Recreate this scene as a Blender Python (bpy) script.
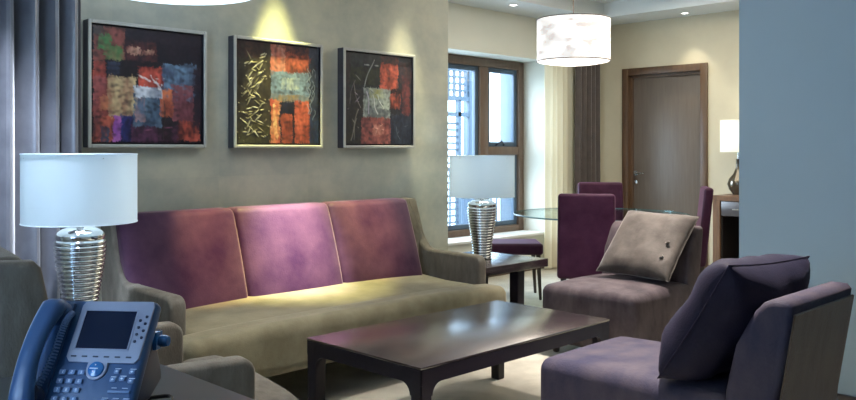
import bpy, bmesh, math, random
from mathutils import Vector, Matrix, noise
random.seed(4)
PI = math.pi
R = math.radians
scene = bpy.context.scene
for o in list(bpy.data.objects):
    bpy.data.objects.remove(o)

# ------------------------------------------------------------------ camera
F = 830.0
cd = bpy.data.cameras.new('camera')
cd.sensor_fit = 'HORIZONTAL'
cd.sensor_width = 36.0
cd.lens = 36.0 * F / 856.0
cd.shift_x = 0.0
cd.shift_y = -50.0 / 856.0
cd.clip_start = 0.05
cam = bpy.data.objects.new('camera', cd)
scene.collection.objects.link(cam)
cam.location = (0, 0, 1.25)
cam.rotation_euler = (R(90), 0, R(-45))
scene.camera = cam

# ------------------------------------------------------------------ world, exposure
w = bpy.data.worlds.new('sky')
scene.world = w
w.use_nodes = True
bg = w.node_tree.nodes['Background']
bg.inputs[0].default_value = (0.56, 0.79, 1.0, 1)
bg.inputs[1].default_value = 6.0
vs = scene.view_settings
vs.view_transform = 'Standard'
vs.look = 'None'
vs.gamma = 1
vs.use_curve_mapping = False
vs.exposure = 0.5


def lamp(name, kind, loc, power, color, size=0.1, rot=None, **kw):
    d = bpy.data.lights.new(name, kind)
    d.energy = power
    d.color = color
    if kind == 'AREA':
        d.shape = 'RECTANGLE'
        d.size, d.size_y = size
    elif kind in ('POINT', 'SPOT'):
        d.shadow_soft_size = size
    for k, v in kw.items():
        setattr(d, k, v)
    o = bpy.data.objects.new(name, d)
    scene.collection.objects.link(o)
    o.location = loc
    if rot:
        o.rotation_euler = rot
    return o


# daylight from the large side window behind the camera's left
lamp('side_window_daylight', 'AREA', (-1.5, 1.2, 1.5), 13, (0.16, 0.40, 1.0), size=(1.4, 2.0), rot=(0, R(-90), 0))
# daylight entering at the dining window and at the curtained window
_s = lamp('hazy_sun', 'SUN', (6.0, 9.0, 5.0), 6.0, (0.78, 0.88, 1.0), rot=(R(-64), 0, R(38)))
_s.data.angle = R(50)
# added soft fill lights under the living and dining room ceilings
lamp('living_fill_light', 'AREA', (2.4, 2.2, 2.7), 12, (1.0, 0.93, 0.82), size=(1.8, 1.8))
lamp('dining_fill_light', 'AREA', (6.1, 3.0, 2.72), 55, (1.0, 0.90, 0.74), size=(2.0, 2.6))


def spot(x, y, z, power, color, ang, blend=0.5, size=0.03, tilt=(0, 0)):
    return lamp('downlight_beam', 'SPOT', (x, y, z), power, color, size=size,
                rot=(tilt[0], tilt[1], 0), spot_size=R(ang), spot_blend=blend)


# ------------------------------------------------------------------ materials
def mat(name, color, rough=0.5, metal=0.0, var=None, vscale=8.0, vdet=4.0, stretch=None, bump=0.0, bscale=60.0,
        sheen=0.0, sheen_tint=None, coat=0.0, spec=0.5, rot=None):
    m = bpy.data.materials.new(name)
    m.use_nodes = True
    nt = m.node_tree
    b = nt.nodes['Principled BSDF']
    b.inputs['Base Color'].default_value = (*color, 1)
    b.inputs['Roughness'].default_value = rough
    b.inputs['Metallic'].default_value = metal
    b.inputs['Specular IOR Level'].default_value = spec
    if coat:
        b.inputs['Coat Weight'].default_value = coat
        b.inputs['Coat Roughness'].default_value = 0.08
    if sheen:
        b.inputs['Sheen Weight'].default_value = sheen
        b.inputs['Sheen Roughness'].default_value = 0.35
        if sheen_tint:
            b.inputs['Sheen Tint'].default_value = (*sheen_tint, 1)
    tc = nt.nodes.new('ShaderNodeTexCoord')
    mp = nt.nodes.new('ShaderNodeMapping')
    nt.links.new(tc.outputs['Object'], mp.inputs[0])
    if stretch:
        mp.inputs['Scale'].default_value = stretch
    if rot:
        mp.inputs['Rotation'].default_value = rot
    if var:
        n = nt.nodes.new('ShaderNodeTexNoise')
        n.inputs['Scale'].default_value = vscale
        n.inputs['Detail'].default_value = vdet
        n.inputs['Roughness'].default_value = 0.6
        nt.links.new(mp.outputs[0], n.inputs['Vector'])
        cr = nt.nodes.new('ShaderNodeValToRGB')
        cr.color_ramp.elements[0].position = 0.3
        cr.color_ramp.elements[1].position = 0.7
        cr.color_ramp.elements[0].color = (*color, 1)
        cr.color_ramp.elements[1].color = (*var, 1)
        nt.links.new(n.outputs[0], cr.inputs[0])
        nt.links.new(cr.outputs[0], b.inputs['Base Color'])
    if bump:
        n2 = nt.nodes.new('ShaderNodeTexNoise')
        n2.inputs['Scale'].default_value = bscale
        n2.inputs['Detail'].default_value = 3
        nt.links.new(mp.outputs[0], n2.inputs['Vector'])
        bp = nt.nodes.new('ShaderNodeBump')
        bp.inputs['Strength'].default_value = bump
        bp.inputs['Distance'].default_value = 0.004
        nt.links.new(n2.outputs[0], bp.inputs['Height'])
        nt.links.new(bp.outputs[0], b.inputs['Normal'])
    return m


def emit(name, color, strength, mottled=False, trans=0.0):
    m = bpy.data.materials.new(name)
    m.use_nodes = True
    nt = m.node_tree
    b = nt.nodes['Principled BSDF']
    b.inputs['Base Color'].default_value = (*color, 1)
    b.inputs['Roughness'].default_value = 0.6
    b.inputs['Emission Color'].default_value = (*color, 1)
    b.inputs['Emission Strength'].default_value = strength
    if mottled:
        tc = nt.nodes.new('ShaderNodeTexCoord')
        mp = nt.nodes.new('ShaderNodeMapping')
        mp.inputs['Scale'].default_value = (1, 1, 2.0)
        n = nt.nodes.new('ShaderNodeTexNoise')
        n.inputs['Scale'].default_value = 9
        n.inputs['Detail'].default_value = 5
        cr = nt.nodes.new('ShaderNodeValToRGB')
        cr.color_ramp.elements[0].position = 0.36
        cr.color_ramp.elements[0].color = (color[0] * .62, color[1] * .6, color[2] * .6, 1)
        cr.color_ramp.elements[1].position = 0.52
        cr.color_ramp.elements[1].color = (*color, 1)
        nt.links.new(tc.outputs['Object'], mp.inputs[0])
        nt.links.new(mp.outputs[0], n.inputs['Vector'])
        nt.links.new(n.outputs[0], cr.inputs[0])
        nt.links.new(cr.outputs[0], b.inputs['Emission Color'])
        nt.links.new(cr.outputs[0], b.inputs['Base Color'])
    return m


def cloth_mat(name, color, trans, tw=0.6, rough=0.9):
    """woven cloth that lets part of the light through"""
    m = bpy.data.materials.new(name)
    m.use_nodes = True
    nt = m.node_tree
    out = nt.nodes['Material Output']
    b = nt.nodes['Principled BSDF']
    b.inputs['Base Color'].default_value = (*color, 1)
    b.inputs['Roughness'].default_value = rough
    t = nt.nodes.new('ShaderNodeBsdfTranslucent')
    t.inputs[0].default_value = (*trans, 1)
    mx = nt.nodes.new('ShaderNodeMixShader')
    mx.inputs[0].default_value = tw
    nt.links.new(b.outputs[0], mx.inputs[1])
    nt.links.new(t.outputs[0], mx.inputs[2])
    nt.links.new(mx.outputs[0], out.inputs[0])
    n = nt.nodes.new('ShaderNodeTexNoise')
    n.inputs['Scale'].default_value = 300
    bp = nt.nodes.new('ShaderNodeBump')
    bp.inputs['Strength'].default_value = 0.1
    nt.links.new(n.outputs[0], bp.inputs['Height'])
    nt.links.new(bp.outputs[0], b.inputs['Normal'])
    return m


def glass_mat(name, color=(1, 1, 1), rough=0.0):
    m = bpy.data.materials.new(name)
    m.use_nodes = True
    nt = m.node_tree
    out = nt.nodes['Material Output']
    tr = nt.nodes.new('ShaderNodeBsdfTransparent')
    tr.inputs[0].default_value = (*color, 1)
    gl = nt.nodes.new('ShaderNodeBsdfGlossy')
    gl.inputs['Roughness'].default_value = rough
    fr = nt.nodes.new('ShaderNodeLayerWeight')
    fr.inputs[0].default_value = 0.12
    mx = nt.nodes.new('ShaderNodeMixShader')
    nt.links.new(fr.outputs['Facing'], mx.inputs[0])
    nt.links.new(tr.outputs[0], mx.inputs[1])
    nt.links.new(gl.outputs[0], mx.inputs[2])
    nt.links.new(mx.outputs[0], out.inputs[0])
    return m


def leaf_wall_mat():
    """greyed gold-leaf wallpaper: big rectangular leaves with worn, cloudy patches"""
    m = bpy.data.materials.new('leaf_wallpaper')
    m.use_nodes = True
    nt = m.node_tree
    b = nt.nodes['Principled BSDF']
    tc = nt.nodes.new('ShaderNodeTexCoord')
    mp = nt.nodes.new('ShaderNodeMapping')
    mp.inputs['Rotation'].default_value = (R(90), 0, 0)
    nt.links.new(tc.outputs['Object'], mp.inputs[0])
    br = nt.nodes.new('ShaderNodeTexBrick')
    br.offset = 0.0
    br.inputs['Scale'].default_value = 1.0
    br.inputs['Brick Width'].default_value = 0.62
    br.inputs['Row Height'].default_value = 0.55
    br.inputs['Mortar Size'].default_value = 0.004
    br.inputs['Mortar Smooth'].default_value = 1.0
    br.inputs['Color1'].default_value = (0.34, 0.35, 0.29, 1)
    br.inputs['Color2'].default_value = (0.46, 0.45, 0.34, 1)
    br.inputs['Mortar'].default_value = (0.42, 0.41, 0.3, 1)
    nt.links.new(mp.outputs[0], br.inputs['Vector'])
    n = nt.nodes.new('ShaderNodeTexNoise')
    n.inputs['Scale'].default_value = 3.2
    n.inputs['Detail'].default_value = 7
    n.inputs['Roughness'].default_value = 0.65
    nt.links.new(mp.outputs[0], n.inputs['Vector'])
    cr = nt.nodes.new('ShaderNodeValToRGB')
    cr.color_ramp.elements[0].position = 0.35
    cr.color_ramp.elements[0].color = (0.35, 0.375, 0.34, 1)
    cr.color_ramp.elements[1].position = 0.68
    cr.color_ramp.elements[1].color = (0.62, 0.61, 0.49, 1)
    nt.links.new(n.outputs[0], cr.inputs[0])
    mx = nt.nodes.new('ShaderNodeMixRGB')
    mx.inputs[0].default_value = 0.62
    nt.links.new(br.outputs[0], mx.inputs[1])
    nt.links.new(cr.outputs[0], mx.inputs[2])
    nt.links.new(mx.outputs[0], b.inputs['Base Color'])
    b.inputs['Roughness'].default_value = 0.55
    b.inputs['Metallic'].default_value = 0.15
    return m


M = {}
M['leaf'] = leaf_wall_mat()
M['beige_wall'] = mat('beige_wall', (0.50, 0.45, 0.33), 0.7, var=(0.56, 0.51, 0.38), vscale=2.5, bump=0.15, bscale=90)
M['white_wall'] = mat('white_wall', (0.62, 0.63, 0.56), 0.8, var=(0.66, 0.66, 0.59), vscale=2)
M['grey_wall'] = mat('grey_wall', (0.26, 0.36, 0.43), 0.8, var=(0.28, 0.38, 0.45), vscale=1.5)
M['ceiling'] = mat('ceiling', (0.56, 0.60, 0.60), 0.9, var=(0.60, 0.62, 0.62), vscale=2)
M['carpet'] = mat('carpet', (0.36, 0.34, 0.28), 0.95, var=(0.60, 0.57, 0.48), vscale=3.2, vdet=8, bump=0.8, bscale=260, sheen=0.3)
M['dark_skirt'] = mat('dark_skirting', (0.035, 0.028, 0.026), 0.35)
M['oak'] = mat('oak_trim', (0.12, 0.068, 0.036), 0.4, var=(0.075, 0.042, 0.024), vscale=5, stretch=(6, 6, 0.7))
M['win_wood'] = mat('window_wood', (0.105, 0.070, 0.050), 0.45, var=(0.15, 0.10, 0.07), vscale=6, stretch=(4, 4, 0.7))
M['door'] = mat('door_veneer', (0.115, 0.092, 0.075), 0.38, var=(0.145, 0.118, 0.097), vscale=6, stretch=(7, 7, 0.5))
M['darkwood'] = mat('espresso_wood', (0.006, 0.005, 0.010), 0.35, var=(0.011, 0.009, 0.014), vscale=5, stretch=(1, 9, 9), spec=.3)
M['darkwood_top'] = mat('espresso_top', (0.014, 0.010, 0.013), 0.25, var=(0.028, 0.018, 0.020), vscale=4, stretch=(1, 12, 4), spec=1.0, coat=0.7)
M['darkwood_top'].node_tree.nodes['Principled BSDF'].inputs['Coat Roughness'].default_value = 0.22
M['legwood'] = mat('leg_wood', (0.035, 0.022, 0.018), 0.35)
M['console'] = mat('walnut', (0.17, 0.09, 0.045), 0.4, var=(0.09, 0.048, 0.026), vscale=6, stretch=(7, 7, 0.7))
M['blackin'] = mat('recess_black', (0.012, 0.010, 0.010), 0.5)
M['drawer'] = mat('drawer_front', (0.06, 0.055, 0.06), 0.25)
M['taupe'] = mat('taupe_fabric', (0.088, 0.079, 0.066), 0.85, var=(0.150, 0.137, 0.116), vscale=22, vdet=6, stretch=(1, 1, .35), bump=0.5, bscale=220, sheen=0.3, sheen_tint=(0.75, 0.70, 0.6), spec=0.15)
M['olive'] = mat('olive_velvet', (0.125, 0.111, 0.070), 0.8, var=(0.205, 0.185, 0.122), vscale=9, vdet=8, bump=0.35, bscale=160, sheen=0.6, sheen_tint=(0.8, 0.75, 0.6), spec=0.15)
M['purple'] = mat('purple_velvet', (0.034, 0.010, 0.042), 0.55, var=(0.086, 0.040, 0.074), vscale=5, vdet=5, bump=0.25, bscale=120, sheen=0.40, sheen_tint=(1.0, 0.78, 0.82), spec=0.15)
M['piping'] = mat('purple_piping', (0.07, 0.025, 0.07), 0.7, sheen=.3)
M['plum'] = mat('plum_velvet', (0.030, 0.007, 0.022), 0.6, var=(0.058, 0.017, 0.042), vscale=9, vdet=4, bump=0.2, bscale=120, sheen=0.25, sheen_tint=(0.8, 0.45, 0.7), spec=0.15)
M['slate'] = mat('slate_velvet', (0.032, 0.024, 0.030), 0.7, var=(0.100, 0.080, 0.085), vscale=8, vdet=6, stretch=(1, 1, .5), bump=0.35, bscale=150, sheen=0.06, sheen_tint=(0.85, 0.72, 0.72), spec=0.15)
M['indigo'] = mat('indigo_velvet', (0.014, 0.014, 0.034), 0.7, var=(0.050, 0.042, 0.054), vscale=8, vdet=6, stretch=(1, 1, .5), bump=0.35, bscale=150, sheen=0.06, sheen_tint=(0.72, 0.6, 0.75), spec=0.15)
M['brown_back'] = mat('brown_rear_fabric', (0.070, 0.048, 0.034), 0.85, var=(0.105, 0.076, 0.056), vscale=10, stretch=(2, 2, .4), bump=0.4, bscale=180, sheen=0.3, spec=0.15)
M['pillow_grey'] = mat('taupe_velvet_pillow', (0.038, 0.032, 0.029), 0.65, var=(0.098, 0.085, 0.075), vscale=7, vdet=7, bump=0.35, bscale=120, sheen=0.5, sheen_tint=(0.85, 0.78, 0.76), spec=0.15)
M['pillow_navy'] = mat('midnight_velvet_pillow', (0.003, 0.003, 0.011), 0.7, var=(0.008, 0.007, 0.018), vscale=8, vdet=5, bump=0.3, bscale=140, sheen=0.03, sheen_tint=(0.55, 0.48, 0.8), spec=0.15)
M['chrome'] = mat('mercury_chrome', (0.66, 0.69, 0.70), 0.06, metal=1.0)
M['steel'] = mat('brushed_steel', (0.6, 0.6, 0.6), 0.25, metal=1.0)
M['shade'] = cloth_mat('shade_linen', (0.72, 0.80, 0.84), (0.80, 0.90, 0.96), 0.45)
M['shade_warm'] = cloth_mat('shade_linen_warm', (0.85, 0.85, 0.80), (0.95, 0.95, 0.88), 0.5)
M['capiz'] = emit('capiz_shell', (1.0, 0.96, 0.93), 0.5, mottled=True)
M['diffuser'] = emit('opal_diffuser', (1.0, 0.93, 0.86), 0.85)
M['cool_diffuser'] = emit('cool_diffuser', (0.72, 0.87, 1.0), 1.0)
M['cool_shade'] = emit('cool_shade', (0.62, 0.80, 1.0), 0.9)
M['rim'] = mat('dark_rim', (0.06, 0.045, 0.04), 0.5)
M['sheer'] = mat('satin_drape', (0.085, 0.09, 0.11), 0.34, var=(0.14, 0.145, 0.17), vscale=6, sheen=.5, coat=.3)
M['cream_sheer'] = cloth_mat('cream_sheer', (0.80, 0.76, 0.60), (0.85, 0.80, 0.64), 0.35)
M['drape'] = mat('brown_drape', (0.055, 0.045, 0.042), 0.75, var=(0.08, 0.064, 0.058), vscale=12, sheen=.4)
M['dark_drape'] = mat('charcoal_drape', (0.055, 0.052, 0.062), 0.75, var=(0.07, 0.065, 0.075), vscale=12, sheen=.3)
M['frame_silver'] = mat('frame_silver', (0.42, 0.43, 0.40), 0.4, metal=0.15, var=(0.50, 0.50, 0.46), vscale=15)
M['frame_dark'] = mat('frame_side', (0.045, 0.045, 0.06), 0.5)
M['frame_gap'] = mat('frame_gap', (0.008, 0.008, 0.010), 0.6)
M['glass'] = glass_mat('window_glass')
M['table_glass'] = glass_mat('table_glass', (0.82, 0.93, 0.92))
M['glass_edge'] = mat('glass_edge', (0.16, 0.27, 0.30), 0.15)
M['ext_blue'] = mat('balcony_paint', (0.06, 0.10, 0.15), 0.5)
M['ext_white'] = mat('outdoor_render', (0.8, 0.85, 0.9), 0.9)
M['desk'] = mat('desk_lacquer', (0.040, 0.055, 0.066), 0.33, var=(0.055, 0.072, 0.082), vscale=3)
M['ph_body'] = mat('phone_slate_plastic', (0.025, 0.070, 0.17), 0.32)
M['ph_dark'] = mat('phone_dark_plastic', (0.016, 0.024, 0.05), 0.3)
M['ph_silver'] = mat('phone_silver_plastic', (0.25, 0.27, 0.35), 0.4, metal=0.1)
M['ph_screen'] = mat('phone_screen', (0.004, 0.008, 0.026), 0.3, spec=.15)
M['ph_key'] = mat('phone_key', (0.12, 0.20, 0.36), 0.35)
M['ph_print'] = mat('phone_print', (0.62, 0.70, 0.80), 0.5)
M['ph_blue'] = mat('phone_blue_button', (0.02, 0.14, 0.38), 0.15, coat=0.6)
M['black'] = mat('black_plastic', (0.012, 0.012, 0.014), 0.3)
M['spotglow'] = emit('downlight_lens', (1.0, 0.97, 0.9), 6.0)
M['white_trim'] = mat('white_trim', (0.7, 0.7, 0.68), 0.5)


# ------------------------------------------------------------------ mesh helpers
COL = scene.collection


def obj(name, bm, m, parent=None, label=None, smooth=True, angle=38):
    me = bpy.data.meshes.new(name)
    bmesh.ops.recalc_face_normals(bm, faces=bm.faces[:])
    if smooth:
        for f in bm.faces:
            f.smooth = True
    bm.to_mesh(me)
    bm.free()
    if smooth:
        me.set_sharp_from_angle(angle=R(angle))
    for mm in (m if isinstance(m, (list, tuple)) else [m]):
        me.materials.append(mm)
    o = bpy.data.objects.new(name, me)
    COL.objects.link(o)
    if parent:
        o.parent = parent
    if label:
        o['label'] = label
    return o


def tag(o, label=None, cat=None, group=None, kind=None):
    if label: o['label'] = label
    if cat: o['category'] = cat
    if group: o['group'] = group
    if kind: o['kind'] = kind
    return o


def thing(name, label, cat, loc=(0, 0, 0), rz=0, group=None):
    o = bpy.data.objects.new(name, None)
    o.empty_display_size = 0.1
    COL.objects.link(o)
    o.location = loc
    o.rotation_euler = (0, 0, rz)
    return tag(o, label, cat, group)


def struct(name, bm, m, parent=None, **k):
    o = obj(name, bm, m, parent, **k)
    if not parent:
        o['kind'] = 'structure'
    return o


def merge(bm, other, mtx=None):
    if mtx is not None:
        bmesh.ops.transform(other, matrix=mtx, verts=other.verts[:])
    me = bpy.data.meshes.new('tmp')
    other.to_mesh(me)
    other.free()
    bm.from_mesh(me)
    bpy.data.meshes.remove(me)
    return bm


def bx(x0, x1, y0, y1, z0, z1, r=0.0, seg=2, bm=None):
    t = bmesh.new()
    bmesh.ops.create_cube(t, size=1)
    for v in t.verts:
        v.co = Vector(((x0 + x1) / 2 + v.co.x * (x1 - x0), (y0 + y1) / 2 + v.co.y * (y1 - y0), (z0 + z1) / 2 + v.co.z * (z1 - z0)))
    if r:
        bmesh.ops.bevel(t, geom=t.edges[:], offset=r, segments=seg, profile=0.5, affect='EDGES')
    if bm is None:
        return t
    return merge(bm, t)


def rbox(sx, sy, sz, r, n=8, disp=None, center=(0, 0, 0)):
    """rounded box with dense faces, optional displacement function"""
    h = (sx / 2, sy / 2, sz / 2)
    r = min(r, min(h) * 0.999)

    def axis(hh):
        a = [math.tan(R(t)) for t in (45, 36, 26, 14)]
        hi = [hh - r + r * t for t in a]
        mid = [(-1 + 2 * i / n) * (hh - r) for i in range(n + 1)]
        return [-v for v in hi] + mid + hi[::-1]
    ax = [axis(v) for v in h]
    bm = bmesh.new()
    for k in range(3):
        i, j = (k + 1) % 3, (k + 2) % 3
        for s in (-1, 1):
            g = []
            for a in ax[i]:
                row = []
                for b in ax[j]:
                    p = [0, 0, 0]
                    p[k] = s * h[k]; p[i] = a; p[j] = b
                    q = [max(-(h[c] - r), min(h[c] - r, p[c])) for c in range(3)]
                    d = Vector([p[c] - q[c] for c in range(3)])
                    row.append(bm.verts.new(Vector(q) + (d.normalized() * r if d.length > 0 else d)))
                g.append(row)
            for x in range(len(g) - 1):
                for y in range(len(g[0]) - 1):
                    bm.faces.new((g[x][y], g[x + 1][y], g[x + 1][y + 1], g[x][y + 1]))
    bmesh.ops.remove_doubles(bm, verts=bm.verts[:], dist=1e-5)
    if disp:
        for v in bm.verts:
            v.co = Vector(disp(v.co.x, v.co.y, v.co.z))
    for v in bm.verts:
        v.co += Vector(center)
    return bm


def prism(pts, x0, x1, r=0.0, seg=3, axis='X'):
    """closed outline pts (a, b) extruded along an axis; X: (y,z), Z: (x,y), Y: (x,z)"""
    bm = bmesh.new()
    def P(t, a, b):
        return {'X': (t, a, b), 'Z': (a, b, t), 'Y': (a, t, b)}[axis]
    v0 = [bm.verts.new(P(x0, a, b)) for a, b in pts]
    v1 = [bm.verts.new(P(x1, a, b)) for a, b in pts]
    n = len(pts)
    f0 = bm.faces.new(v0)
    f1 = bm.faces.new(v1[::-1])
    for i in range(n):
        bm.faces.new((v0[i], v0[(i + 1) % n], v1[(i + 1) % n], v1[i]))
    bmesh.ops.recalc_face_normals(bm, faces=bm.faces[:])
    if r:
        es = [e for e in bm.edges if (e in f0.edges[:] or e in f1.edges[:])]
        bmesh.ops.bevel(bm, geom=es, offset=r, segments=seg, profile=0.5, affect='EDGES')
    return bm


def lathe(prof, n=48, bm=None, center=(0, 0, 0), close=True):
    bm = bm or bmesh.new()
    rings = []
    for r_, z in prof:
        rings.append([bm.verts.new((center[0] + r_ * math.cos(2 * PI * i / n), center[1] + r_ * math.sin(2 * PI * i / n), center[2] + z)) for i in range(n)])
    for a, b in zip(rings, rings[1:]):
        for i in range(n):
            bm.faces.new((a[i], a[(i + 1) % n], b[(i + 1) % n], b[i]))
    if close:
        for q in (rings[0], rings[-1]):
            try: bm.faces.new(q)
            except ValueError: pass
    return bm


def tube(path, rad, n=8, bm=None, cyclic=False):
    bm = bm or bmesh.new()
    P = [Vector(p) for p in path]
    m = len(P)
    up = Vector((0, 0, 1))
    rings = []
    N = None
    for i in range(m):
        if cyclic:
            t = (P[(i + 1) % m] - P[i - 1]).normalized()
        else:
            t = (P[min(i + 1, m - 1)] - P[max(i - 1, 0)]).normalized()
        if N is None:
            N = t.cross(up)
            if N.length < 1e-3: N = t.cross(Vector((1, 0, 0)))
            N.normalize()
        else:
            N = (N - t * N.dot(t)).normalized()
        B = t.cross(N)
        rr = rad[i] if isinstance(rad, (list, tuple)) else rad
        rings.append([bm.verts.new(P[i] + (N * math.cos(2 * PI * k / n) + B * math.sin(2 * PI * k / n)) * rr) for k in range(n)])
    rng = m if cyclic else m - 1
    for i in range(rng):
        a, b = rings[i], rings[(i + 1) % m]
        for k in range(n):
            bm.faces.new((a[k], a[(k + 1) % n], b[(k + 1) % n], b[k]))
    if not cyclic:
        bm.faces.new(rings[0]); bm.faces.new(rings[-1])
    return bm


def taper_leg(x, y, z0, z1, s0, s1, dx=0, dy=0):
    """square leg from (x,y,z1) down to (x+dx, y+dy, z0)"""
    bm = bmesh.new()
    a = [bm.verts.new((x + i * s1 / 2, y + j * s1 / 2, z1)) for i, j in ((-1, -1), (1, -1), (1, 1), (-1, 1))]
    b = [bm.verts.new((x + dx + i * s0 / 2, y + dy + j * s0 / 2, z0)) for i, j in ((-1, -1), (1, -1), (1, 1), (-1, 1))]
    bm.faces.new(a); bm.faces.new(b[::-1])
    for i in range(4):
        bm.faces.new((a[i], b[i], b[(i + 1) % 4], a[(i + 1) % 4]))
    bmesh.ops.bevel(bm, geom=bm.edges[:], offset=0.004, segments=2, affect='EDGES')
    return bm


def pillow_bm(w, h, t, n=26, seedv=0.0, sag=0.0):
    bm = bmesh.new()
    def pt(i, j, s):
        u = -1 + 2 * i / n; v = -1 + 2 * j / n
        u = math.sin(u * PI / 2) * 0.35 + u * 0.65
        v = math.sin(v * PI / 2) * 0.35 + v * 0.65
        k = max(0.0, (1 - u ** 4) * (1 - v ** 4)) ** 0.55
        pin = 1 - 0.055 * (1 - abs(u * v)) * (u * u + v * v) * 0.9
        x = u * w / 2 * (1 - 0.05 * (1 - v * v) * abs(u)); y = v * h / 2 * (1 - 0.05 * (1 - u * u) * abs(v))
        nz = noise.noise(Vector((u * 2.3 + seedv, v * 2.3, s))) * 0.02 * k
        nz += noise.noise(Vector((u * 6 + seedv, v * 6, s * 3))) * 0.006 * k
        return (x, y - sag * (1 - v * v) * 0.0, s * (t / 2) * k + nz)
    for s in (-1, 1):
        g = [[bm.verts.new(pt(i, j, s)) for j in range(n + 1)] for i in range(n + 1)]
        for i in range(n):
            for j in range(n):
                bm.faces.new((g[i][j], g[i + 1][j], g[i + 1][j + 1], g[i][j + 1]))
    bmesh.ops.remove_doubles(bm, verts=bm.verts[:], dist=1e-4)
    return bm


def pillow_edge(w, h, n=20):
    pts = []
    for a, b in (((-1, -1), (1, -1)), ((1, -1), (1, 1)), ((1, 1), (-1, 1)), ((-1, 1), (-1, -1))):
        for k in range(n):
            u = a[0] + (b[0] - a[0]) * k / n; v = a[1] + (b[1] - a[1]) * k / n
            pts.append((u * w / 2 * (1 - 0.05 * (1 - v * v) * abs(u)), v * h / 2 * (1 - 0.05 * (1 - u * u) * abs(v)), 0))
    return pts


def curtain_bm(x0, x1, z0, z1, y, folds, amp, nx=None, top_gather=0.0, seedv=0.0, flare=0.0):
    """hanging cloth along X with deep folds"""
    nx = nx or folds * 14
    nz = 18
    bm = bmesh.new()
    g = []
    for j in range(nz + 1):
        t = j / nz
        row = []
        for i in range(nx + 1):
            s = i / nx
            ph = s * folds * 2 * PI + noise.noise(Vector((s * folds * .6, seedv, 0))) * 2.2
            a = amp * (0.75 + 0.35 * noise.noise(Vector((s * folds * .8, seedv + 3, t * .6)))) * (0.8 + 0.3 * t)
            yy = y + math.sin(ph) * a + 0.25 * a * math.sin(2 * ph + 1 + t)
            cx = (x0 + x1) / 2
            xx = x0 + (x1 - x0) * s + math.cos(ph) * a * 0.35 + 0.008 * noise.noise(Vector((s * 9, t * 2, seedv)))
            xx = cx + (xx - cx) * (1 + flare * (t - 0.5))
            row.append(bm.verts.new((xx, yy, z1 + (z0 - z1) * t)))
        g.append(row)
    for j in range(nz):
        for i in range(nx):
            bm.faces.new((g[j][i], g[j][i + 1], g[j + 1][i + 1], g[j + 1][i]))
    return bm


# ------------------------------------------------------------------ room shell
struct('floor', bx(-1.8, 8.15, -2.2, 5.9, -0.1, 0), M['carpet'])
c = bx(-1.8, 8.15, -2.2, 5.9, 2.78, 2.9)
struct('ceiling', c, M['ceiling'])
b_ = bx(7.43, 7.95, -2.0, 5.35, 2.63, 2.78); bx(4.36, 7.43, 4.83, 5.35, 2.63, 2.78, bm=b_)
struct('trim_1', b_, M['ceiling'], label='lowered ceiling border along the walls of the dining area')

# sofa wall, opening for the curtained window
b_ = bx(-1.6, 0.25, 4.15, 4.33, 0, 2.78)
bx(1.45, 4.355, 4.15, 4.33, 0, 2.78, bm=b_)
bx(0.25, 1.45, 4.15, 4.33, 0, 0.3, bm=b_)
bx(0.25, 1.45, 4.15, 4.33, 2.45, 2.78, bm=b_)
struct('wall_back', b_, M['leaf'])
struct('wall_return', bx(4.175, 4.355, 4.33, 5.35, 0, 2.78), M['white_wall'])
b_ = bx(4.175, 5.0, 5.35, 5.75, 0, 2.78)
bx(7.107, 8.1, 5.35, 5.75, 0, 2.78, bm=b_)
bx(5.0, 7.107, 5.35, 5.75, 0, 0.36, bm=b_)
bx(5.0, 7.107, 5.35, 5.75, 2.2, 2.78, bm=b_)
struct('wall_window', b_, M['white_wall'])
b_ = bx(7.95, 8.1, -2.0, 3.94 + .07, 0, 2.78)
bx(7.95, 8.1, 4.925 - .07, 5.35, 0, 2.78, bm=b_)
bx(7.95, 8.1, 3.94 + .07, 4.925 - .07, 2.06, 2.78, bm=b_)
struct('wall_far', b_, M['beige_wall'])
struct('wall_right', bx(4.20, 4.34, -2.0, 1.91, 0, 2.78), M['grey_wall'])
struct('wall_near', bx(-1.75, 8.1, -2.15, -2.0, 0, 2.78), M['white_wall'])
b_ = bx(-1.75, -1.6, -2.0, 0.5, 0, 2.78)
bx(-1.75, -1.6, 1.9, 4.33, 0, 2.78, bm=b_)
bx(-1.75, -1.6, 0.5, 1.9, 0, 0.45, bm=b_)
bx(-1.75, -1.6, 0.5, 1.9, 2.5, 2.78, bm=b_)
struct('wall_left', b_, M['white_wall'])

struct('baseboard_right', bx(4.183, 4.2, -2.0, 1.91, 0, 0.085, r=0.003), M['dark_skirt'])
b_ = bx(7.932, 7.95, -2.0, 3.94, 0, 0.09, r=0.003); bx(7.932, 7.95, 4.925, 5.35, 0, 0.09, r=0.003, bm=b_)
struct('baseboard_far', b_, M['oak'])
struct('baseboard_back', bx(1.45, 4.355, 4.132, 4.15, 0, 0.085, r=0.003), M['dark_skirt'])
struct('baseboard_window', bx(4.355, 7.932, 5.333, 5.35, 0, 0.085, r=0.003), M['oak'])


# ------------------------------------------------------------------ dining window (window_1)
def frame_rect(x0, x1, z0, z1, y0, y1, w_, bm=None, wb=None):
    wb = wb or w_
    bm = bm or bmesh.new()
    bx(x0, x0 + w_, y0, y1, z0, z1, r=0.004, bm=bm)
    bx(x1 - w_, x1, y0, y1, z0, z1, r=0.004, bm=bm)
    bx(x0 + w_, x1 - w_, y0, y1, z1 - w_, z1, r=0.004, bm=bm)
    bx(x0 + w_, x1 - w_, y0, y1, z0, z0 + wb, r=0.004, bm=bm)
    return bm


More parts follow.
